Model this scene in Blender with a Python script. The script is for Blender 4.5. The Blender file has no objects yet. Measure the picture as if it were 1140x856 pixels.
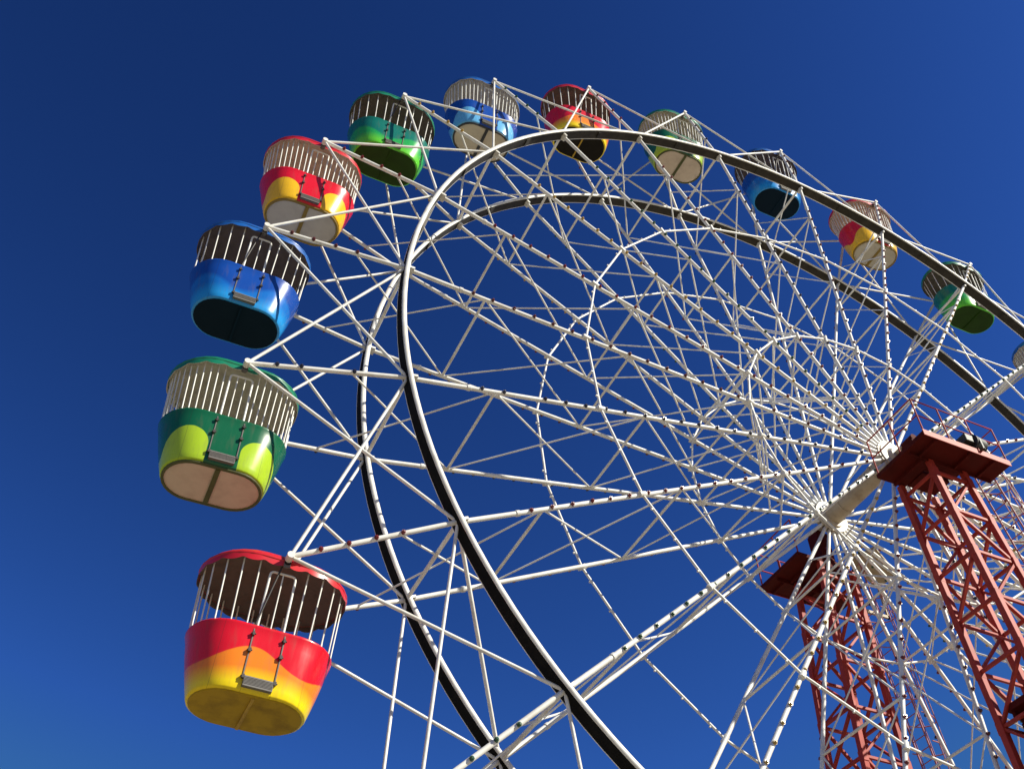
import bpy, bmesh, math, random
from mathutils import Vector, Matrix

PI = math.pi
C = bpy.context.scene.collection
scene = bpy.context.scene
HZ = 17.865                      # height of the wheel's axle above the ground

# ------------------------------------------------------------------ camera
YAW, PITCH, ROLL = math.radians(25.5117), math.radians(47.2804), math.radians(-0.7645)
F = Vector((math.sin(YAW) * math.cos(PITCH), math.cos(YAW) * math.cos(PITCH), math.sin(PITCH)))
RT = Vector((math.cos(YAW), -math.sin(YAW), 0))
UP = RT.cross(F)
R2 = RT * math.cos(ROLL) + UP * math.sin(ROLL)
U2 = -RT * math.sin(ROLL) + UP * math.cos(ROLL)
cam_d = bpy.data.cameras.new('camera')
cam = bpy.data.objects.new('camera', cam_d)
C.objects.link(cam)
M = Matrix((R2, U2, -F)).transposed().to_4x4()
M.translation = Vector((-15.5375, -13.2000, HZ - 16.2647))
cam.matrix_world = M
cam_d.sensor_width = 36.0
cam_d.lens = 36.0 * 1137.37 / 1140.0
cam_d.clip_start = 0.1
cam_d.clip_end = 20000
scene.camera = cam

# ------------------------------------------------------------------ sky, sun, exposure
SUN = Vector((0.56, -0.58, 0.58)).normalized()
EL = math.asin(SUN.z)
AZ = math.atan2(SUN.x, SUN.y)    # clockwise from +Y
world = bpy.data.worlds.new('World')
scene.world = world
world.use_nodes = True
wn = world.node_tree
bg = wn.nodes['Background']
sky = wn.nodes.new('ShaderNodeTexSky')
sky.sky_type = 'NISHITA'
sky.sun_disc = False
sky.sun_elevation = EL
sky.sun_rotation = AZ
sky.altitude = 200.0
sky.air_density = 1.0
sky.dust_density = 0.3
sky.ozone_density = 3.0
clampn = wn.nodes.new('ShaderNodeVectorMath')
clampn.operation = 'MINIMUM'
clampn.inputs[1].default_value = (1.28, 2.05, 3.2)
wn.links.new(sky.outputs[0], clampn.inputs[0])
gam = wn.nodes.new('ShaderNodeGamma')            # deep, saturated winter-blue sky
gam.inputs[1].default_value = 2.0
wn.links.new(clampn.outputs[0], gam.inputs[0])
tint = wn.nodes.new('ShaderNodeVectorMath')
tint.operation = 'MULTIPLY'
tint.inputs[1].default_value = (0.197, 0.257, 0.306)
wn.links.new(gam.outputs[0], tint.inputs[0])
wn.links.new(tint.outputs[0], bg.inputs[0])
bg.inputs[1].default_value = 0.09
sun_d = bpy.data.lights.new('sun', 'SUN')
sun_d.energy = 5.0
sun_d.angle = math.radians(0.53)
sun_d.color = (1.0, 0.945, 0.80)
sun = bpy.data.objects.new('sun', sun_d)
C.objects.link(sun)
sun.location = (20, -40, 60)
sun.rotation_euler = SUN.to_track_quat('Z', 'Y').to_euler()
scene.view_settings.view_transform = 'Standard'
scene.view_settings.look = 'None'
scene.view_settings.gamma = 1.0
scene.view_settings.use_curve_mapping = False
scene.view_settings.exposure = 0.48

# ------------------------------------------------------------------ materials
def mat(name, col, rough=0.5, metal=0.0, dirt=None, dscale=3.0, damt=0.35, coat=0.0, bump=0.0):
    m = bpy.data.materials.new(name)
    m.use_nodes = True
    nt = m.node_tree
    b = nt.nodes['Principled BSDF']
    b.inputs['Base Color'].default_value = (*col, 1)
    b.inputs['Roughness'].default_value = rough
    b.inputs['Metallic'].default_value = metal
    b.inputs['Coat Weight'].default_value = coat
    b.inputs['Coat Roughness'].default_value = 0.12
    if dirt:
        tc = nt.nodes.new('ShaderNodeTexCoord')
        no = nt.nodes.new('ShaderNodeTexNoise')
        no.inputs['Scale'].default_value = dscale
        no.inputs['Detail'].default_value = 6
        no.inputs['Roughness'].default_value = 0.65
        nt.links.new(tc.outputs['Object'], no.inputs['Vector'])
        rp = nt.nodes.new('ShaderNodeValToRGB')
        rp.color_ramp.elements[0].position = 0.45
        rp.color_ramp.elements[1].position = 0.75
        rp.color_ramp.elements[0].color = (0, 0, 0, 1)
        rp.color_ramp.elements[1].color = (damt, damt, damt, 1)
        nt.links.new(no.outputs[0], rp.inputs[0])
        mx = nt.nodes.new('ShaderNodeMix')
        mx.data_type = 'RGBA'
        mx.inputs[6].default_value = (*col, 1)
        mx.inputs[7].default_value = (*dirt, 1)
        nt.links.new(rp.outputs[0], mx.inputs[0])
        nt.links.new(mx.outputs[2], b.inputs['Base Color'])
        if bump:
            bp = nt.nodes.new('ShaderNodeBump')
            bp.inputs['Strength'].default_value = bump
            bp.inputs['Distance'].default_value = 0.01
            nt.links.new(no.outputs[0], bp.inputs['Height'])
            nt.links.new(bp.outputs[0], b.inputs['Normal'])
    return m

WHITE = mat('white_paint', (0.79, 0.79, 0.745), 0.42, dirt=(0.36, 0.28, 0.18), dscale=2.6, damt=0.5)
CREAM = mat('cream_paint', (0.60, 0.54, 0.43), 0.5, dirt=(0.35, 0.27, 0.18), dscale=3, damt=0.6)
AXLE = mat('dull_tan_paint', (0.46, 0.385, 0.27), 0.55, dirt=(0.22, 0.16, 0.1), dscale=3, damt=0.7)
TAN = mat('tan_steel', (0.38, 0.31, 0.21), 0.6, dirt=(0.2, 0.15, 0.09), dscale=3, damt=0.6)
BLACKRUB = mat('black_drive_track', (0.008, 0.0075, 0.007), 0.9, dirt=(0.02, 0.018, 0.016), dscale=4, damt=0.5)
BLACKRUB.node_tree.nodes['Principled BSDF'].inputs['Specular IOR Level'].default_value = 0.1
BROWNTRACK = mat('dark_brown_ring_web', (0.026, 0.022, 0.016), 0.85, dirt=(0.075, 0.065, 0.05), dscale=4, damt=0.5)
RED = mat('red_steel_paint', (0.40, 0.042, 0.027), 0.54, dirt=(0.15, 0.016, 0.012), dscale=2.5, damt=0.6)
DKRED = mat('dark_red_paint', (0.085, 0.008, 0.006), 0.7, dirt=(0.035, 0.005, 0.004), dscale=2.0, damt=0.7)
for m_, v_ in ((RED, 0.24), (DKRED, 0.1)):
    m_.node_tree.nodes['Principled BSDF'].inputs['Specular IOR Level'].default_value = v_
LADDER = mat('faded_red_ladder', (0.42, 0.13, 0.12), 0.55, dirt=(0.25, 0.1, 0.1), dscale=4, damt=0.5)
DARKMETAL = mat('dark_metal', (0.035, 0.03, 0.028), 0.5, dirt=(0.08, 0.06, 0.045), dscale=8, damt=0.5)
GREYMETAL = mat('grey_step_metal', (0.16, 0.15, 0.14), 0.6, 0.1, dirt=(0.08, 0.07, 0.06), dscale=9, damt=0.5)
BLACKLAMP = mat('black_lamp_casing', (0.022, 0.024, 0.022), 0.55, dirt=(0.09, 0.09, 0.08), dscale=6, damt=0.5)
LENS = mat('lamp_glass', (0.25, 0.28, 0.27), 0.08, coat=0.5)
CONC = mat('concrete_plaza', (0.29, 0.245, 0.165), 0.9, dirt=(0.21, 0.175, 0.115), dscale=0.3, damt=0.6)
BULB = {n: mat(n + '_lamp_bulb', c, 0.3) for n, c in dict(
    red=(0.16, 0.012, 0.012), green=(0.015, 0.075, 0.03), blue=(0.012, 0.016, 0.05),
    maroon=(0.10, 0.016, 0.014), yellow=(0.42, 0.27, 0.05)).items()}

def shell_mat(name, kind, top, mid, low, x0=-0.15, sharp=60.0):
    """painted fibreglass: 'wave' = wavy boundary with an airbrushed lower band, 'arch' = two lobes each side of the door"""
    m = bpy.data.materials.new(name)
    m.use_nodes = True
    nt = m.node_tree
    L = nt.links.new
    b = nt.nodes['Principled BSDF']
    b.inputs['Roughness'].default_value = 0.28
    b.inputs['Coat Weight'].default_value = 0.22
    b.inputs['Coat Roughness'].default_value = 0.08
    b.inputs['Specular IOR Level'].default_value = 0.35
    tc = nt.nodes.new('ShaderNodeTexCoord')
    sp = nt.nodes.new('ShaderNodeSeparateXYZ')
    L(tc.outputs['Object'], sp.inputs[0])
    def mth(op, a, bb=None, cc=None, clamp=False):
        n = nt.nodes.new('ShaderNodeMath')
        n.operation = op
        n.use_clamp = clamp
        for i, v in enumerate((a, bb, cc)):
            if v is None:
                continue
            if isinstance(v, (int, float)):
                n.inputs[i].default_value = v
            else:
                L(v, n.inputs[i])
        return n.outputs[0]
    def mix(f, a, bb):
        n = nt.nodes.new('ShaderNodeMix')
        n.data_type = 'RGBA'
        L(f, n.inputs[0])
        for i, v in ((6, a), (7, bb)):
            if isinstance(v, tuple):
                n.inputs[i].default_value = (*v, 1)
            else:
                L(v, n.inputs[i])
        return n.outputs[2]
    x, z = sp.outputs[0], sp.outputs[2]
    ax = mth('ABSOLUTE', x)                        # distance along the wall from the door
    arc = mth('ARCSINE', mth('DIVIDE', mth('SUBTRACT', ax, 0.42), 0.60, clamp=True))
    p = mth('ADD', mth('MINIMUM', ax, 0.42), mth('MULTIPLY', arc, 0.56))
    if kind == 'wave':
        sg = mth('MULTIPLY', p, mth('SIGN', x))
        ph = mth('MULTIPLY', mth('SUBTRACT', sg, x0), PI / 0.72)
        zb = mth('MULTIPLY_ADD', mth('COSINE', ph), 0.14, -1.51)
        lower = mth('MULTIPLY', mth('SUBTRACT', zb, z), sharp, clamp=True)
        ph2 = mth('MULTIPLY', mth('SUBTRACT', sg, x0 + 0.2), PI / 0.72)
        zb2 = mth('MULTIPLY_ADD', mth('COSINE', ph2), 0.04, -1.80)
        grad = mth('MULTIPLY_ADD', mth('SUBTRACT', zb2, z), 4.5, 0.5, clamp=True)
        col = mix(lower, top, mix(grad, mid, low))
    else:
        dx = mth('DIVIDE', mth('SUBTRACT', p, 0.585), 0.325)
        dz = mth('DIVIDE', mth('MAXIMUM', mth('SUBTRACT', z, -1.70), 0.0), 0.30)
        rr = mth('ADD', mth('MULTIPLY', dx, dx), mth('MULTIPLY', dz, dz))
        lobe = mth('MULTIPLY', mth('SUBTRACT', 1.0, rr), 40.0, clamp=True)
        col = mix(lobe, top, low)
    no = nt.nodes.new('ShaderNodeTexNoise')
    no.inputs['Scale'].default_value = 7.0
    no.inputs['Detail'].default_value = 8
    mp = nt.nodes.new('ShaderNodeMapping')
    mp.inputs['Scale'].default_value = (1.6, 1.6, 0.35)
    L(tc.outputs['Object'], mp.inputs['Vector'])
    L(mp.outputs[0], no.inputs['Vector'])
    gr = mth('MULTIPLY', mth('SUBTRACT', no.outputs[0], 0.52), 1.1, clamp=True)
    col = mix(gr, col, (0.12, 0.09, 0.06))
    d1 = mth('ABSOLUTE', mth('SUBTRACT', p, 0.62))
    d2 = mth('ABSOLUTE', mth('SUBTRACT', ax, 0.205))
    seam = mth('MULTIPLY', mth('SUBTRACT', 1.0, mth('MULTIPLY', mth('MINIMUM', d1, d2), 170.0), clamp=True), 0.5)
    col = mix(seam, col, (0.03, 0.025, 0.02))
    L(col, b.inputs['Base Color'])
    L(mth('MULTIPLY_ADD', no.outputs[0], 0.25, 0.16), b.inputs['Roughness'])
    return m

RED_C, ORG_C, YEL_C = (0.66, 0.008, 0.02), (0.84, 0.22, 0.012), (0.90, 0.68, 0.006)
GRN_C, LIME_C = (0.006, 0.11, 0.045), (0.38, 0.57, 0.02)
BLU_C, SKY_C = (0.008, 0.065, 0.36), (0.02, 0.30, 0.74)
SHELL = {
    'red_wave': shell_mat('red_orange_wave_shell', 'wave', RED_C, ORG_C, YEL_C),
    'green_arch': shell_mat('green_lime_arch_shell', 'arch', GRN_C, GRN_C, LIME_C),
    'blue_wave': shell_mat('blue_wave_shell', 'wave', BLU_C, (0.010, 0.15, 0.55), SKY_C, 0.6, 9.0),
    'red_arch': shell_mat('red_yellow_arch_shell', 'arch', RED_C, RED_C, (0.86, 0.50, 0.01)),
    'green_wave': shell_mat('green_wave_shell', 'wave', (0.008, 0.16, 0.12), (0.02, 0.36, 0.08), (0.12, 0.60, 0.03), 0.55, 12.0),
    'blue_arch': shell_mat('blue_arch_shell', 'arch', BLU_C, BLU_C, (0.14, 0.46, 0.80)),
}
PLAIN = {n: mat(n, c, 0.35, coat=0.15, dirt=d, dscale=4, damt=0.4) for n, c, d in (
    ('red_roof_paint', (0.58, 0.012, 0.02), (0.25, 0.02, 0.02)),
    ('green_roof_paint', (0.008, 0.20, 0.10), (0.02, 0.08, 0.05)),
    ('blue_roof_paint', (0.01, 0.11, 0.42), (0.02, 0.05, 0.15)))}
LINING = {'wave': mat('dark_brown_lining', (0.11, 0.085, 0.078), 0.8, dirt=(0.035, 0.028, 0.026), dscale=5, damt=0.6),
          'arch': mat('pale_grey_lining', (0.55, 0.50, 0.44), 0.8, dirt=(0.25, 0.22, 0.19), dscale=5, damt=0.6)}
FLOORM = {
    'red_wave': mat('mustard_floor', (0.42, 0.27, 0.015), 0.5, dirt=(0.16, 0.09, 0.01), dscale=3.0, damt=0.8),
    'green_arch': mat('beige_floor_board', (0.60, 0.50, 0.40), 0.7, dirt=(0.42, 0.33, 0.26), dscale=3.5, damt=0.6),
    'blue_wave': mat('navy_floor', (0.002, 0.012, 0.026), 0.85, dirt=(0.004, 0.015, 0.03), dscale=3, damt=0.6),
    'red_arch': mat('grey_floor_board', (0.52, 0.48, 0.40), 0.7, dirt=(0.40, 0.36, 0.3), dscale=3.5, damt=0.6),
    'green_wave': mat('dark_green_floor', (0.020, 0.055, 0.006), 0.6, dirt=(0.012, 0.03, 0.004), dscale=3, damt=0.6),
    'blue_arch': mat('stone_floor_board', (0.60, 0.52, 0.41), 0.7, dirt=(0.45, 0.38, 0.3), dscale=3.5, damt=0.6)}
for n_ in ('blue_wave', 'green_wave', 'red_wave'):
    FLOORM[n_].node_tree.nodes['Principled BSDF'].inputs['Specular IOR Level'].default_value = 0.15
BEAMM = {
    'red_wave': mat('mustard_beam', (0.45, 0.28, 0.02), 0.5, dirt=(0.2, 0.11, 0.01), dscale=6, damt=0.6),
    'green_arch': mat('olive_beam', (0.075, 0.085, 0.02), 0.6, dirt=(0.04, 0.04, 0.015), dscale=6, damt=0.6),
    'blue_wave': mat('navy_beam', (0.003, 0.016, 0.034), 0.8, dirt=(0.004, 0.015, 0.03), dscale=6, damt=0.6),
    'red_arch': mat('ochre_beam', (0.26, 0.17, 0.025), 0.6, dirt=(0.12, 0.08, 0.02), dscale=6, damt=0.6),
    'green_wave': mat('green_beam', (0.022, 0.06, 0.007), 0.7, dirt=(0.02, 0.05, 0.01), dscale=6, damt=0.6),
    'blue_arch': mat('dark_grey_beam', (0.035, 0.035, 0.04), 0.6, dirt=(0.08, 0.08, 0.08), dscale=6, damt=0.6)}

for n_ in ('blue_wave', 'green_wave'):
    BEAMM[n_].node_tree.nodes['Principled BSDF'].inputs['Specular IOR Level'].default_value = 0.1

# ------------------------------------------------------------------ mesh helpers
class MB:
    def __init__(s):
        s.v, s.f, s.m, s.sm = [], [], [], []
    def add(s, vs, fs, mi=0, smooth=False):
        o = len(s.v)
        s.v += [tuple(v) for v in vs]
        for f in fs:
            s.f.append(tuple(i + o for i in f))
            s.m.append(mi)
            s.sm.append(smooth)
    def tube(s, p, q, r, n=8, mi=0, r2=None, cap=True):
        p, q = Vector(p), Vector(q)
        d = (q - p).normalized()
        a = d.cross(Vector((0, 0, 1)) if abs(d.z) < 0.9 else Vector((1, 0, 0))).normalized()
        b = d.cross(a)
        r2 = r if r2 is None else r2
        vs = [p + (a * math.cos(t) + b * math.sin(t)) * r for t in (2 * PI * i / n for i in range(n))]
        vs += [q + (a * math.cos(t) + b * math.sin(t)) * r2 for t in (2 * PI * i / n for i in range(n))]
        s.add(vs, [(i, (i + 1) % n, n + (i + 1) % n, n + i) for i in range(n)], mi, True)
        if cap:
            s.add(vs[:n], [tuple(range(n - 1, -1, -1))], mi)
            s.add(vs[n:], [tuple(range(n))], mi)
        return s
    def path(s, pts, r, n=6, mi=0, closed=False):
        pts = [Vector(p) for p in pts]
        k = len(pts)
        vs, prev = [], None
        for i, p in enumerate(pts):
            a = pts[i - 1] if (i > 0 or closed) else p
            b = pts[(i + 1) % k] if (i < k - 1 or closed) else p
            d = (b - a).normalized()
            if prev is None:
                u = d.cross(Vector((0, 0, 1)) if abs(d.z) < 0.9 else Vector((0, 1, 0))).normalized()
            else:
                u = (prev - d * prev.dot(d)).normalized()
            prev = u
            w = d.cross(u)
            vs += [p + (u * math.cos(t) + w * math.sin(t)) * r for t in (2 * PI * j / n for j in range(n))]
        fs = []
        for i in range(k if closed else k - 1):
            o, o2 = i * n, ((i + 1) % k) * n
            fs += [(o + j, o + (j + 1) % n, o2 + (j + 1) % n, o2 + j) for j in range(n)]
        s.add(vs, fs, mi, True)
        if not closed:
            s.add(vs[:n], [tuple(range(n - 1, -1, -1))], mi)
            s.add(vs[-n:], [tuple(range(n))], mi)
        return s
    def bar(s, p, q, w, h, mi=0, side=None):
        """rectangular bar from p to q, w along side axis, h along the other"""
        p, q = Vector(p), Vector(q)
        d = (q - p).normalized()
        a = Vector(side) if side else d.cross(Vector((0, 0, 1)) if abs(d.z) < 0.9 else Vector((1, 0, 0)))
        a = (a - d * a.dot(d)).normalized()
        b = d.cross(a)
        o = [(-w / 2, -h / 2), (w / 2, -h / 2), (w / 2, h / 2), (-w / 2, h / 2)]
        vs = [p + a * x + b * y for x, y in o] + [q + a * x + b * y for x, y in o]
        s.add(vs, [(3, 2, 1, 0), (4, 5, 6, 7), (0, 1, 5, 4), (1, 2, 6, 5), (2, 3, 7, 6), (3, 0, 4, 7)], mi)
        return s
    def box(s, x0, x1, y0, y1, z0, z1, mi=0):
        vs = [(x, y, z) for z in (z0, z1) for y in (y0, y1) for x in (x0, x1)]
        s.add(vs, [(0, 2, 3, 1), (4, 5, 7, 6), (0, 1, 5, 4), (1, 3, 7, 5), (3, 2, 6, 7), (2, 0, 4, 6)], mi)
        return s
    def angle(s, p, q, w, t, a, b, mi=0):
        """steel angle section: two flanges along directions a and b"""
        p, q = Vector(p), Vector(q)
        a, b = Vector(a).normalized(), Vector(b).normalized()
        s.bar(p + a * (w / 2), q + a * (w / 2), w, t, mi, side=a)
        s.bar(p + b * (w / 2 + t / 2), q + b * (w / 2 + t / 2), w, t, mi, side=b)
        return s
    def build(s, name, mats, parent=None, bevel=0.0):
        me = bpy.data.meshes.new(name)
        me.from_pydata(s.v, [], s.f)
        for m in (mats if isinstance(mats, (list, tuple)) else [mats]):
            me.materials.append(m)
        me.polygons.foreach_set('material_index', s.m)
        me.polygons.foreach_set('use_smooth', s.sm)
        me.update()
        o = bpy.data.objects.new(name, me)
        C.objects.link(o)
        if parent:
            o.parent = parent
        if bevel:
            md = o.modifiers.new('bevel', 'BEVEL')
            md.width = bevel
            md.segments = 2
            md.limit_method = 'ANGLE'
        return o

def thing(name, label, cat, loc=(0, 0, 0), group=None):
    o = bpy.data.objects.new(name, None)
    C.objects.link(o)
    o.empty_display_size = 0.3
    o.location = loc
    o['label'] = label
    o['category'] = cat
    if group:
        o['group'] = group
    return o

# ------------------------------------------------------------------ ground
g = MB()
g.add([(-4000, -4000, 0), (4000, -4000, 0), (4000, 4000, 0), (-4000, 4000, 0)], [(0, 1, 2, 3)])
go = g.build('ground', CONC)
go['kind'] = 'structure'

# ------------------------------------------------------------------ ferris wheel
N = 24
A0 = 3.61825869
STEP = 2 * PI / N
RP, RR = 15.0, 12.162            # pivot radius, drive ring radius
WP, WR, WH = 0.89, 1.173, 1.20   # half widths at pivots, ring, hub
def ang(k):
    return A0 - k * STEP
def pt(r, k, y):
    return Vector((r * math.cos(ang(k)), y, r * math.sin(ang(k))))
def halfw(r):
    return WR + (WH - WR) * (1 - r / RR) if r < RR else WR + (WP - WR) * (r - RR) / (RP - RR)
def sp(r, k, s):
    return pt(r, k, s * halfw(r))

wheel = thing('ferris_wheel', 'tall white steel Ferris wheel with two dark rings and bolted lamp spokes between red towers', 'ferris wheel', (0, 0, HZ))

# axle and hubs
a = MB()
a.tube((0, -1.12, 0), (0, 1.12, 0), 0.235, 28)
a.tube((0, -1.96, 0), (0, -1.30, 0), 0.075, 16)
a.tube((0, 1.30, 0), (0, 1.96, 0), 0.075, 16)
for y in (-0.62, 0.62):
    a.tube((0, y - 0.05, 0), (0, y + 0.05, 0), 0.255, 28)
a.build('axle', AXLE, wheel)
for s in (-1, 1):
    h = MB()
    h.tube((0, s * 1.05, 0), (0, s * 1.28, 0), 0.32, 32)
    h.tube((0, s * 1.28, 0), (0, s * 1.38, 0), 0.24, 32, r2=0.16)
    h.tube((0, s * 1.10, 0), (0, s * 1.13, 0), 0.46, 32)
    h.tube((0, s * 1.27, 0), (0, s * 1.30, 0), 0.40, 32)
    for k in range(N):
        c = pt(0.42, k, s * 1.20)
        h.tube(c - Vector((0, 0.07, 0)), c + Vector((0, 0.07, 0)), 0.05, 8)
    h.build('hub', CREAM, wheel)

# drive rings
def arc_ring(s):
    n = 192
    m = MB()
    hr, hy = 0.046, 0.135
    def loop(r, y):
        return [(r * math.cos(t), y, r * math.sin(t)) for t in (2 * PI * i / n for i in range(n))]
    core = [loop(RR - hr, s * WR - hy), loop(RR + hr, s * WR - hy), loop(RR + hr, s * WR + hy), loop(RR - hr, s * WR + hy)]
    for j in range(4):
        A, B = core[j], core[(j + 1) % 4]
        m.add(A + B, [(i, (i + 1) % n, n + (i + 1) % n, n + i) for i in range(n)], (1 if j == 1 else 2) if j in (1, 3) else 0, False)
    # rounded white tube bead on each face of the ring
    for y in (s * WR - hy - 0.004, s * WR + hy + 0.004):
        q = 8
        vs = []
        for i in range(n):
            t = 2 * PI * i / n
            for j in range(q):
                b = 2 * PI * j / q
                rr = RR + (hr + 0.006) * math.cos(b)
                vs.append((rr * math.cos(t), y + 0.03 * math.sin(b), rr * math.sin(t)))
        m.add(vs, [(i * q + j, i * q + (j + 1) % q, ((i + 1) % n) * q + (j + 1) % q, ((i + 1) % n) * q + j) for i in range(n) for j in range(q)], 0, True)
    for k in range(N):
        c = pt(RR - 0.09, k, s * WR)
        e = pt(0.075, k, 0)
        m.bar(c - e, c + e, 0.20, 0.05, 0, side=(0, 1, 0))
        tg = pt(1, k + 6, 0)
        m.bar(pt(RR - hr - 0.012, k + 0.5, s * WR) - tg * 0.12, pt(RR - hr - 0.012, k + 0.5, s * WR) + tg * 0.12, 0.2, 0.014, 2, side=(0, 1, 0))
    return m
for s in (-1, 1):
    arc_ring(s).build('drive_ring', [WHITE, BLACKRUB, BROWNTRACK], wheel)

# polygon rings, with small studs
rnd = random.Random(4)
for rad in (8.06, 3.95):
    for s in (-1, 1):
        m = MB()
        for k in range(N):
            p, q = sp(rad, k, s), sp(rad, k + 1, s)
            off = Vector((0, s * 0.03, 0))
            m.tube(p + off, q + off, 0.027, 8)
            nst = 3 if rad > 5 else 2
            for i in range(nst):
                c = p.lerp(q, (i + 0.5) / nst) + off
                out = c.normalized()
                m.tube(c, c + out * 0.058, 0.022, 6)
            e = p.normalized() * 0.085
            m.tube(p + off - e, p + off + e, 0.062, 8)
        m.build('polygon_ring', WHITE, wheel)

# spokes
for k in range(N):
    for s in (-1, 1):
        m = MB()
        m.tube(sp(0.33, k, s), sp(RR, k, s), 0.045, 10)
        m.tube(sp(RR, k, s), sp(RP, k, s), 0.043, 10)
        for r in (10.95,):
            d = pt(0.035, k, 0)
            m.tube(sp(r, k, s) - d, sp(r, k, s) + d, 0.058, 10)
        m.build('spoke', WHITE, wheel)

# outer struts: each pivot to the neighbouring ring nodes
for k in range(N):
    for s in (-1, 1):
        for d in (-1, 1):
            MB().tube(sp(RP, k, s), sp(RR, k + d, s), 0.030, 8).build('outer_strut', WHITE, wheel)
        b = MB()
        c = sp(RP, k, s)
        b.tube(c + Vector((0, -0.07, 0)), c + Vector((0, 0.07, 0)), 0.058, 10)
        b.build('pivot_block', WHITE, wheel)

# cross ties and braces between the two frames
for k in range(N):
    for r, rad in ((RR, 0.04), (10.4, 0.031), (6.98, 0.029), (3.95, 0.027)):
        MB().tube(sp(r, k, -1), sp(r, k, 1), rad, 8).build('cross_tie', WHITE, wheel)

cam_l = M.translation - Vector((0, 0, HZ))
def px(p):
    v = p - cam_l
    z = v.dot(F)
    return (570 + 1137.4 * v.dot(R2) / z, 428 - 1137.4 * v.dot(U2) / z, z)
def seen(p, mg=10):
    x, y, z = px(p)
    return z > 0 and -mg < x < 1140 + mg and -mg < y < 856 + mg

braces = []
for k in range(N):
    for ro, ri in ((13.2, 10.4), (10.4, 6.98), (6.98, 3.95), (3.95, 1.9)):
        for s in (-1, 1):
            braces.append((sp(ro, k, s), sp(ri, k, -s), 0.0215 if s < 0 else 0.0175))
braces.append((sp(RR, 0, -1), sp(RR, -1, 1), 0.036))
def length_px(b):
    if not (seen(b[0], 60) or seen(b[1], 60)):
        return -1.0 / (1 + (b[0] - cam_l).length)
    p, q = px(b[0]), px(b[1])
    return math.hypot(p[0] - q[0], p[1] - q[1])
braces.sort(key=length_px, reverse=True)
for p, q, r in braces[:100]:
    MB().tube(p, q, r, 6).build('cross_brace', WHITE, wheel)
m = MB()
for p, q, r in braces[100:]:
    m.tube(p, q, r, 6)
rest = m.build('cross_brace', WHITE, wheel)
rest['kind'] = 'stuff'

# coloured lamp bulbs along the outside of the spokes
order = ['red', 'blue', 'maroon', 'red', 'yellow', 'green']
bulbs = []
radii = [10.69 - 0.46 * i for i in range(22)] + [13.16, 13.62, 14.08, 14.52]
for k in range(N):
    for s in (-1, 1):
        for r in radii:
            if rnd.random() < 0.035:                     # a few are missing
                continue
            p = sp(r + rnd.uniform(-0.02, 0.02), k, s)
            d = Vector((rnd.uniform(-0.12, 0.12), s, rnd.uniform(-0.12, 0.12))).normalized()
            bulbs.append((p, d, order[k % 6]))
def bulb_key(b):
    x, y, z = px(b[0])
    return (not seen(b[0], 0), z)
bulbs.sort(key=bulb_key)
BN = list(BULB)
def bulb_mesh(m, p, d, mi=0):
    m.tube(p + d * 0.0, p + d * 0.066, 0.038, 8, mi)
    m.tube(p + d * 0.066, p + d * 0.095, 0.031, 8, mi, r2=0.018)
for p, d, c in bulbs[:100]:
    m = MB()
    bulb_mesh(m, p, d)
    m.build('lamp_bulb', BULB[c], wheel)
m = MB()
for p, d, c in bulbs[100:]:
    bulb_mesh(m, p, d, BN.index(c))
rest = m.build('lamp_bulb', [BULB[n] for n in BN], wheel)
rest['kind'] = 'stuff'

# ------------------------------------------------------------------ gondolas
def stadium(L, r, z, n=14):
    """closed loop, counter-clockwise from the near-left corner"""
    pts = []
    ns = 8
    for i in range(ns):
        pts.append((-L + 2 * L * i / ns, -r, z))
    for i in range(n):
        t = -PI / 2 + PI * i / n
        pts.append((L + r * math.cos(t), r * math.sin(t), z))
    for i in range(ns):
        pts.append((L - 2 * L * i / ns, r, z))
    for i in range(n):
        t = PI / 2 + PI * i / n
        pts.append((-L + r * math.cos(t), r * math.sin(t), z))
    return pts
def stad_at(L, r, u, z):
    """point at fraction u of the perimeter, starting at near centre, going to +x"""
    per = 4 * L + 2 * PI * r
    d = (u % 1.0) * per
    if d < L:
        return Vector((d, -r, z))
    d -= L
    if d < PI * r:
        t = -PI / 2 + d / r
        return Vector((L + r * math.cos(t), r * math.sin(t), z))
    d -= PI * r
    if d < 2 * L:
        return Vector((L - d, r, z))
    d -= 2 * L
    if d < PI * r:
        t = PI / 2 + d / r
        return Vector((-L + r * math.cos(t), r * math.sin(t), z))
    d -= PI * r
    return Vector((-L + d, -r, z))

ZR, ZF = -1.05, -2.03
def tub_r(u):
    return 0.60 - 0.08 * u ** 1.6
def tub_L(u):
    return 0.45 - 0.135 * u
def bridge(m, A, B, mi=0, smooth=True):
    n = len(A)
    m.add(A + B, [(i, (i + 1) % n, n + (i + 1) % n, n + i) for i in range(n)], mi, smooth)

def loft(loops, m, mi=0):
    n = len(loops[0])
    vs = [p for l in loops for p in l]
    fs = []
    for a_ in range(len(loops) - 1):
        fs += [(a_ * n + i, a_ * n + (i + 1) % n, (a_ + 1) * n + (i + 1) % n, (a_ + 1) * n + i) for i in range(n)]
    m.add(vs, fs, mi, True)

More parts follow.
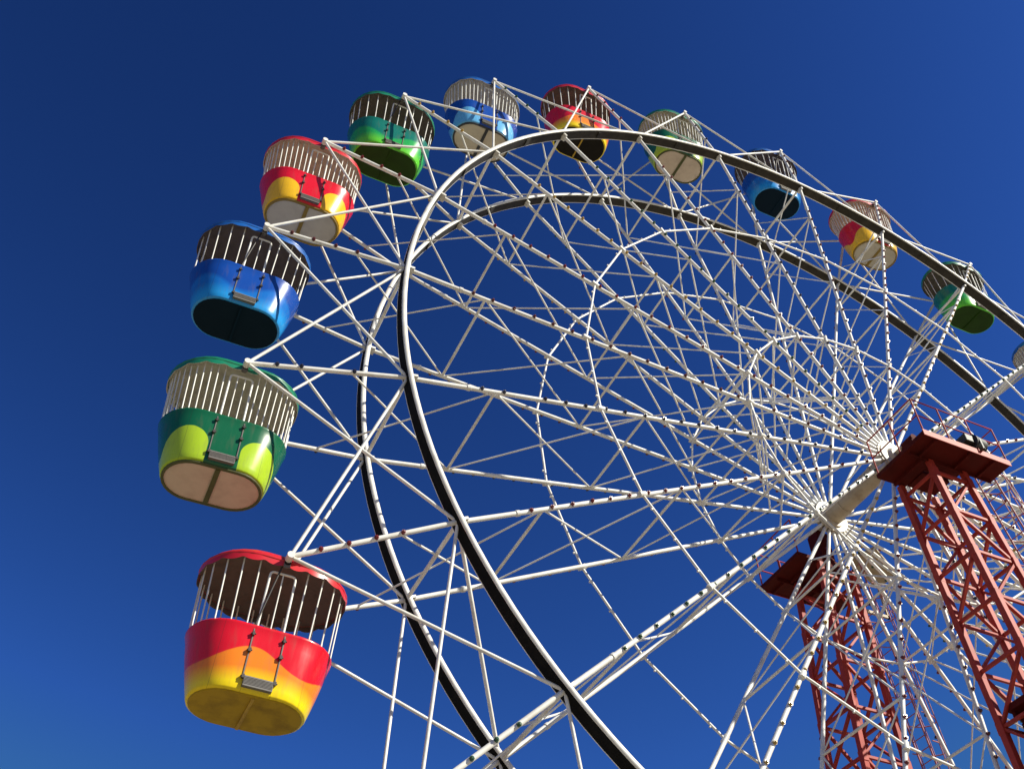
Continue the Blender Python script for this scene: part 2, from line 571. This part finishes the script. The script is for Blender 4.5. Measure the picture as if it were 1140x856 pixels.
def tub_mesh():
    m = MB()
    out = []
    out.append(stadium(0.45, 0.545, ZR - 0.02))
    out.append(stadium(0.45, 0.56, ZR))
    out.append(stadium(0.45, 0.612, ZR))
    out.append(stadium(0.45, 0.62, ZR - 0.015))
    out.append(stadium(0.45, 0.612, ZR - 0.04))
    for i in range(1, 11):
        u = i / 10
        out.append(stadium(tub_L(u), tub_r(u), ZR - 0.045 + (ZF + 0.03 - ZR + 0.045) * u))
    out.append(stadium(tub_L(1), tub_r(1) - 0.012, ZF + 0.008))
    out.append(stadium(tub_L(1), tub_r(1) - 0.045, ZF))
    out = out[::-1]
    loft(out, m)
    ins = [stadium(0.45, 0.545, ZR - 0.02), stadium(0.31, 0.46, ZF + 0.10)]
    loft(ins, m)
    top = stadium(0.31, 0.46, ZF + 0.10)
    m.add(top, [tuple(range(len(top)))])
    return m

def floor_mesh():
    m = MB()
    a_ = stadium(tub_L(1), tub_r(1) - 0.046, ZF + 0.02)
    b_ = stadium(tub_L(1), tub_r(1) - 0.046, ZF - 0.012)
    c_ = stadium(tub_L(1), tub_r(1) - 0.058, ZF - 0.02)
    loft([c_, b_, a_], m)
    m.add(c_, [tuple(range(len(c_) - 1, -1, -1))])
    return m

def valance(zt, zb, r, L, nsc, amp, n=200):
    A = [stad_at(L, r, i / n, zt) for i in range(n)]
    B = [stad_at(L, r, i / n, zb - amp * abs(math.sin(PI * nsc * (i + 0.5) / n)) ** 0.8) for i in range(n)]
    return A, B

def make_gondola(key):
    pat = key.split('_')[1]
    colour = key.split('_')[0]
    root = thing('gondola', 'gondola', 'gondola')
    roofm = PLAIN[colour + '_roof_paint']
    # roof: domed top and rolled edge
    m = MB()
    loops = [stadium(0.35, 0.765, -0.005), stadium(0.35, 0.79, 0.0), stadium(0.35, 0.795, 0.03), stadium(0.35, 0.775, 0.055)]
    for i in range(1, 9):
        t = i / 8
        loops.append(stadium(0.35 * (1 - 0.55 * t), 0.775 * math.cos(t * PI / 2 * 0.93), 0.055 + 0.20 * math.sin(t * PI / 2)))
    loft(loops, m)
    m.add(loops[-1], [tuple(range(len(loops[-1])))])
    roof = m.build('roof', roofm, root)
    # lining under the roof
    m = MB()
    lo = stadium(0.35, 0.764, -0.003)
    mids = [stadium(0.35 * (1 - 0.5 * t), 0.764 * math.cos(t * PI / 2 * 0.9), -0.003 + 0.15 * math.sin(t * PI / 2)) for t in (0.25, 0.5, 0.75, 1)]
    loft([lo] + mids, m)
    m.add(mids[-1], [tuple(range(len(mids[-1])))])
    m.build('lining', LINING[pat], roof)
    # scalloped skirt, coloured outside and lined inside
    m = MB()
    A, B = valance(0.0, -0.055, 0.785, 0.35, 20, 0.05)
    A2, B2 = valance(0.0, -0.055, 0.772, 0.35, 20, 0.05)
    n = len(A)
    m.add(A + B, [(n + i, n + (i + 1) % n, (i + 1) % n, i) for i in range(n)], 0, True)
    m.add(A2 + B2, [(i, (i + 1) % n, n + (i + 1) % n, n + i) for i in range(n)], 1, True)
    m.add(B + B2, [(n + i, n + (i + 1) % n, (i + 1) % n, i) for i in range(n)], 1, True)
    m.build('scalloped_skirt', [roofm, LINING[pat]], roof)
    # tub, floor and beam
    tub = tub_mesh().build('tub', SHELL[key], root)
    fl = floor_mesh().build('floor', FLOORM[key], root)
    m = MB()
    m.box(-0.022 if pat == 'wave' else -0.04, 0.022 if pat == 'wave' else 0.04, -0.44, 0.44, ZF - 0.045, ZF - 0.0195)
    if pat == 'arch':
        a_ = stadium(tub_L(1), tub_r(1) - 0.03, ZF - 0.005)
        b_ = stadium(tub_L(1), tub_r(1) - 0.03, ZF - 0.04)
        c_ = stadium(tub_L(1), tub_r(1) - 0.075, ZF - 0.04)
        d_ = stadium(tub_L(1), tub_r(1) - 0.075, ZF - 0.021)
        loft([d_, c_, b_, a_], m)
    m.build('floor_beam', BEAMM[key], fl)
    # cage bars, evenly spaced round the tub except at the doorway
    nb = 24 if pat == 'wave' else 50
    rb = 0.0125
    for i in range(nb):
        u = (i + 0.5) / nb
        if min(u, 1 - u) < 0.05:
            continue
        p = stad_at(0.45, 0.582, u, ZR - 0.01)
        q = stad_at(0.40, 0.68, u, 0.05)
        MB().tube(p, q, rb, 6).build('cage_bar', WHITE, root)
    # door: arched frame in the cage and the panel in the tub
    m = MB()
    hw, zt = 0.19, -0.14
    y0, y1 = -0.588, -0.66
    pts = [Vector((-hw, y0, ZR - 0.01)), Vector((-hw, y1, zt - 0.06))]
    pts += [Vector((-hw + 0.05 - 0.05 * math.cos(t), y1 - 0.004, zt - 0.06 + 0.06 * math.sin(t))) for t in (PI / 6, PI / 3, PI / 2)]
    pts += [Vector((hw - 0.05 + 0.05 * math.sin(t), y1 - 0.004, zt - 0.06 + 0.06 * math.cos(t))) for t in (0, PI / 6, PI / 3)]
    pts += [Vector((hw, y1, zt - 0.06)), Vector((hw, y0, ZR - 0.01))]
    m.path(pts, 0.019, 8)
    door = m.build('door_frame', WHITE, root)
    for xb in ((0.0,) if pat == 'wave' else (-0.065, 0.065)):
        MB().tube((xb, y0, ZR - 0.01), (xb, y1 - 0.004, zt), 0.011, 6).build('door_bar', WHITE, door)
    # straps with latches down the tub beside the door
    for sx in (-1, 1):
        m = MB()
        prev = None
        for i in range(9):
            u = 0.02 + 0.095 * i
            z = ZR - 0.045 + (ZF + 0.03 - ZR + 0.045) * u
            p = Vector((sx * 0.222, -tub_r(u) - 0.008, z))
            if prev is not None:
                m.bar(prev, p, 0.016, 0.012, side=(1, 0, 0))
            prev = p
        st = m.build('door_strap', GREYMETAL, root)
        for u, w in ((0.12, 0.03), (0.40, 0.042), (0.83, 0.038)):
            z = ZR - 0.045 + (ZF + 0.03 - ZR + 0.045) * u
            y = -tub_r(u)
            l = MB()
            l.box(sx * 0.222 - w / 2, sx * 0.222 + w / 2, y - 0.05, y - 0.012, z - 0.028, z + 0.028)
            l.tube((sx * 0.222 - 0.036, y - 0.03, z), (sx * 0.222 + 0.036, y - 0.03, z), 0.012, 8)
            l.build('latch', DARKMETAL, st)
        MB().tube((sx * 0.05, -0.74, -0.02), (sx * 0.225, -0.60, ZR), 0.016, 6).build('hanger_rod', DARKMETAL, root) if sx < 0 and pat == 'wave' else None
    # ribbed step below the door
    m = MB()
    m.box(-0.205, 0.205, -0.585, -0.50, ZF + 0.05, ZF + 0.07)
    m.box(-0.205, 0.205, -0.585, -0.573, ZF + 0.07, ZF + 0.20)
    for i in range(6):
        m.box(-0.20, 0.20, -0.591, -0.5855, ZF + 0.08 + i * 0.019, ZF + 0.088 + i * 0.019)
    for sx in (-1, 1):
        m.box(sx * 0.199 - 0.01, sx * 0.199 + 0.01, -0.572, -0.51, ZF + 0.071, ZF + 0.20)
    m.build('step', GREYMETAL, root)
    # axle stubs that carry the gondola on the two wheel frames
    for s in (-1, 1):
        m = MB()
        m.tube((0, s * 0.70, -0.01), (0, s * 0.80, -0.01), 0.05, 10)
        m.tube((0, s * 0.76, -0.01), (0, s * (WP - 0.09), 0.0), 0.032, 10)
        m.box(-0.05, 0.05, min(s * 0.786, s * 0.80), max(s * 0.786, s * 0.80), -0.1, 0.05)
        m.build('hanger_bracket', GREYMETAL, root)
    return root

BLACKFLOOR = mat('black_floor', (0.012, 0.01, 0.008), 0.6, dirt=(0.03, 0.025, 0.015), dscale=4, damt=0.5)
BLACKFLOOR.node_tree.nodes['Principled BSDF'].inputs['Specular IOR Level'].default_value = 0.1
KEYS = ['red_wave', 'green_arch', 'blue_wave', 'red_arch', 'green_wave', 'blue_arch']
PROTO = {k: make_gondola(k) for k in KEYS}
def copy_tree(o, parent=None):
    c = o.copy()
    C.objects.link(c)
    if parent:
        c.parent = parent
    for ch in o.children:
        copy_tree(ch, c)
    return c
LABELS = {
    -1: 'blue gondola with pale arches hanging lowest on the wheel below the red one',
    0: 'red gondola with orange and yellow wave, lowest of all at the lower left',
    1: 'dark green gondola with two lime arches, between the blue and lowest red ones',
    2: 'blue gondola with light blue wave and near black floor, left of the ring',
    3: 'red gondola with two yellow arches and grey floor, above the leftmost blue one',
    4: 'green gondola with dark green floor between the top blue and the yellow arched red ones',
    5: 'blue gondola with light blue arches and beige floor at the very top of the wheel',
    6: 'red gondola with yellow wave and black floor, just right of the top blue one',
    7: 'green gondola with lime arches and beige floor touching the top of the ring',
    8: 'blue gondola with navy floor crossed by the ring on the upper right of the wheel',
    9: 'red gondola with yellow arches and grey floor crossed by the ring at the upper right',
    10: 'green gondola with bright green rounded floor, crossed by the ring near the right edge',
    11: 'gondola with pale floor mostly cut off by the right edge of the photo',
    12: 'red gondola on the right side of the wheel beyond the edge of the photo',
}
used = set()
for k in range(-1, 13):
    key = KEYS[k % 6]
    o = PROTO[key] if key not in used else copy_tree(PROTO[key])
    used.add(key)
    p = pt(RP, k, 0)
    o.location = (p.x, 0, HZ + p.z - (0.03 if k == 0 else 0.0))
    o.rotation_euler.y = {0: 0.028, 1: -0.018, 3: -0.012, 4: 0.012}.get(k, 0.0)
    if k == 6:                                       # this red one has a blackened floor
        for ch in o.children:
            if ch.name.startswith('floor'):
                ch.material_slots[0].link = 'OBJECT'
                ch.material_slots[0].material = BLACKFLOOR
    o['label'] = LABELS[k]
    o['group'] = 'gondolas hanging round the wheel'

# ------------------------------------------------------------------ support towers
def tower(s, label):
    """s = -1 for the tower before the wheel, +1 for the one behind it"""
    root = thing('support_tower', label, 'tower', (0, 0, 0), 'red lattice towers carrying the axle')
    zt = HZ - 1.25
    yi, yo = s * 1.48, s * 2.40
    xl, xr = -0.45, 0.49
    def corner(ix, iy, z):
        d = zt - z
        x = (xl if ix == 0 else xr) + (-0.02 if ix == 0 else 0.02) * d
        y = (yi if iy == 0 else yo) + s * (0.045 if iy == 0 else 0.075) * d
        return Vector((x, y, z))
    w = 0.128
    for ix in (0, 1):
        for iy in (0, 1):
            m = MB()
            m.bar(corner(ix, iy, zt - 0.03), corner(ix, iy, 0), w, w, side=(1, 0, 0))
            for i in range(12):
                c = corner(ix, iy, zt - 0.35 - i * 1.12)
                m.box(c.x - w * 0.56, c.x + w * 0.56, c.y - w * 0.56, c.y + w * 0.56, c.z - 0.13, c.z + 0.10)
            m.box(*(lambda c: (c.x - 0.3, c.x + 0.3, c.y - 0.3, c.y + 0.3))(corner(ix, iy, 0)), 0.004, 0.04)
            m.build('leg', RED, root, bevel=0.008)
    ph = 1.12
    npan = int((zt - 0.3) / ph)
    rest = MB()
    for i in range(npan):
        z1, z0 = zt - 0.35 - i * ph, zt - 0.35 - (i + 1) * ph
        if z0 < 0.2:
            z0 = 0.2
        faces = [((0, 0), (0, 1)), ((0, 1), (1, 1)), ((1, 1), (1, 0)), ((1, 0), (0, 0))]
        for j, (c0, c1) in enumerate(faces):
            if i % 2:
                c0, c1 = c1, c0
            tgt = MB() if i < 12 else rest
            tgt.bar(corner(*c0, z1), corner(*c1, z1), 0.06, 0.06)
            if i < 12:
                tgt.build('brace', RED, root)
            tgt = MB() if i < 12 else rest
            tgt.bar(corner(*c1, z1), corner(*c0, z0), 0.072, 0.05)
            if i < 12:
                tgt.build('brace', RED, root)
    r_ = rest.build('brace', RED, root)
    r_['kind'] = 'stuff'
    # L-shaped service deck
    def ys(a_, b_):
        return (min(s * a_, s * b_), max(s * a_, s * b_))
    m = MB()
    t = 0.10
    y0, y1 = ys(2.42, 3.0)
    m.box(-1.08, 1.30, y0, y1, zt, zt + t)
    ya, yb = ys(1.47, 2.418)
    m.box(-1.08, -0.32, ya, yb, zt + 0.002, zt + t - 0.002)
    m.box(-0.318, 0.55, *ys(2.05, 2.418), zt + 0.05, zt + t - 0.004)
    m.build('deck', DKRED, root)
    m = MB()
    m.box(-1.09, 1.31, *ys(3.002, 3.022), zt - 0.03, zt + 0.13)
    m.build('toe_board', RED, root)
    m = MB()
    for x in (-0.75, 0.2, 0.85):
        m.box(x - 0.03, x + 0.03, *ys(2.45, 2.98), zt - 0.07, zt - 0.002)
    m.box(-1.0, 1.25, *ys(2.43, 2.447), zt - 0.09, zt - 0.003)
    m.box(-0.66, -0.60, *ys(1.50, 2.40), zt - 0.08, zt - 0.001)
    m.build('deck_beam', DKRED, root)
    # bearing pedestal
    m = MB()
    m.box(-0.31, 0.45, *ys(1.55, 2.03), zt - 0.02, zt + 0.22)
    m.box(-0.13, 0.22, *ys(1.62, 1.98), zt + 0.222, HZ - 0.1)
    m.tube((0, s * 1.62, HZ), (0, s * 1.97, HZ), 0.10, 20)
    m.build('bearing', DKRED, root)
    # railings round the deck
    loop = [(-1.03, s * 1.50), (-1.03, s * 2.98), (1.28, s * 2.98), (1.28, s * 2.44)]
    m = MB()
    for h in (0.5, 1.0):
        m.path([(x, y, zt + t + h) for x, y in loop], 0.018, 6)
    rail = m.build('railing', RED, root)
    for x, y in loop + [(-1.03, s * 2.24), (-0.3, s * 2.98), (0.5, s * 2.98)]:
        MB().tube((x, y, zt + t), (x, y, zt + t + 1.0), 0.019, 6).build('post', RED, rail)
    # caged ladder down from the right end of the deck
    m = MB()
    top, bot = Vector((1.40, s * 2.18, zt + 1.0)), Vector((2.05, s * 2.35, HZ - 6.6))
    for d in (-0.2, 0.2):
        m.tube(top + Vector((0, d, 0)), bot + Vector((0, d, 0)), 0.022, 6)
    nr = 24
    for i in range(nr):
        c = top.lerp(bot, (i + 0.5) / nr)
        m.tube(c + Vector((0, -0.2, 0)), c + Vector((0, 0.2, 0)), 0.012, 5)
    lad = m.build('ladder', LADDER, root)
    m = MB()
    top2 = top.lerp(bot, 0.12)
    angs = [PI * i / 10 for i in range(11)]
    for i in range(9):
        c = top2.lerp(bot, i / 8 * 0.97)
        m.path([c + Vector((0.66 * math.sin(q), 0.33 * math.cos(q), 0)) for q in angs], 0.014, 5)
    for q in angs[1::2]:
        o_ = Vector((0.66 * math.sin(q), 0.33 * math.cos(q), 0))
        m.tube(top2 + o_, top2.lerp(bot, 0.97) + o_, 0.013, 5)
    m.build('safety_cage', LADDER, lad)
    # landing half way down
    zl = HZ - 7.0
    m = MB()
    m.box(-0.55, 2.4, *ys(1.95, 2.98), zl, zl + 0.12)
    m.box(-0.5, 2.3, *ys(2.0, 2.06), zl - 0.14, zl - 0.002)
    m.box(-0.5, 2.3, *ys(2.85, 2.91), zl - 0.14, zl - 0.002)
    m.build('landing', DKRED, root)
    m = MB()
    m.box(-0.40, 0.55, *ys(2.05, 2.80), zl - 1.5, zl - 0.142)
    for x in (-0.33, -0.05, 0.22, 0.48):
        m.box(x - 0.03, x + 0.03, *ys(2.0, 2.045), zl - 1.45, zl - 0.2)
    m.build('cabinet', DKRED, root)
    if s > 0:
        # tan weather cover standing on two posts at the end of the deck
        m = MB()
        cs = [Vector((1.47, 1.40, HZ - 0.3)), Vector((2.75, 2.07, HZ - 0.3)), Vector((2.56, 2.75, HZ - 0.3)), Vector((1.2, 2.11, HZ - 0.3))]
        up = Vector((0, 0, 0.08))
        m.add(cs + [c + up for c in cs], [(0, 3, 2, 1), (4, 5, 6, 7), (0, 1, 5, 4), (1, 2, 6, 5), (2, 3, 7, 6), (3, 0, 4, 7)])
        for x, y in ((1.27, 2.44), (2.5, 2.6)):
            m.bar((x, y, zt if x < 1.3 else zt - 0.1), (x, y, HZ - 0.302), 0.06, 0.06)
        m.bar((1.305, 2.6, zt - 0.06), (2.55, 2.6, zt - 0.06), 0.06, 0.08)
        m.build('weather_cover', TAN, root)
    return root
tower(-1, 'red lattice tower nearest the camera at the right edge, with a floodlight on its deck')
tower(1, 'red lattice tower seen through the spokes behind the wheel')

# ------------------------------------------------------------------ floodlight on the near deck
zt = HZ - 1.15
fl = thing('floodlight', 'black floodlight standing on the edge of the near red tower deck', 'floodlight', (0.42, -2.88, zt))
fl.scale = (0.86, 0.86, 0.86)
m = MB()
m.tube((-0.02, -0.05, 0.34), (0.36, 0.0, 0.36), 0.235, 20)
m.box(-0.30, -0.022, -0.20, 0.12, 0.22, 0.46)
m.build('housing', BLACKLAMP, fl, bevel=0.02)
m = MB()
m.tube((0.361, 0.0, 0.36), (0.375, 0.0, 0.36), 0.21, 20)
m.build('lens', LENS, fl)
m = MB()
m.bar((0.1, -0.27, 0.0), (0.1, -0.27, 0.36), 0.05, 0.02, side=(1, 0, 0))
m.bar((0.1, 0.25, 0.0), (0.1, 0.25, 0.36), 0.05, 0.02, side=(1, 0, 0))
m.box(0.06, 0.14, -0.28, 0.26, 0.0, 0.02)
m.build('yoke', BLACKLAMP, fl)
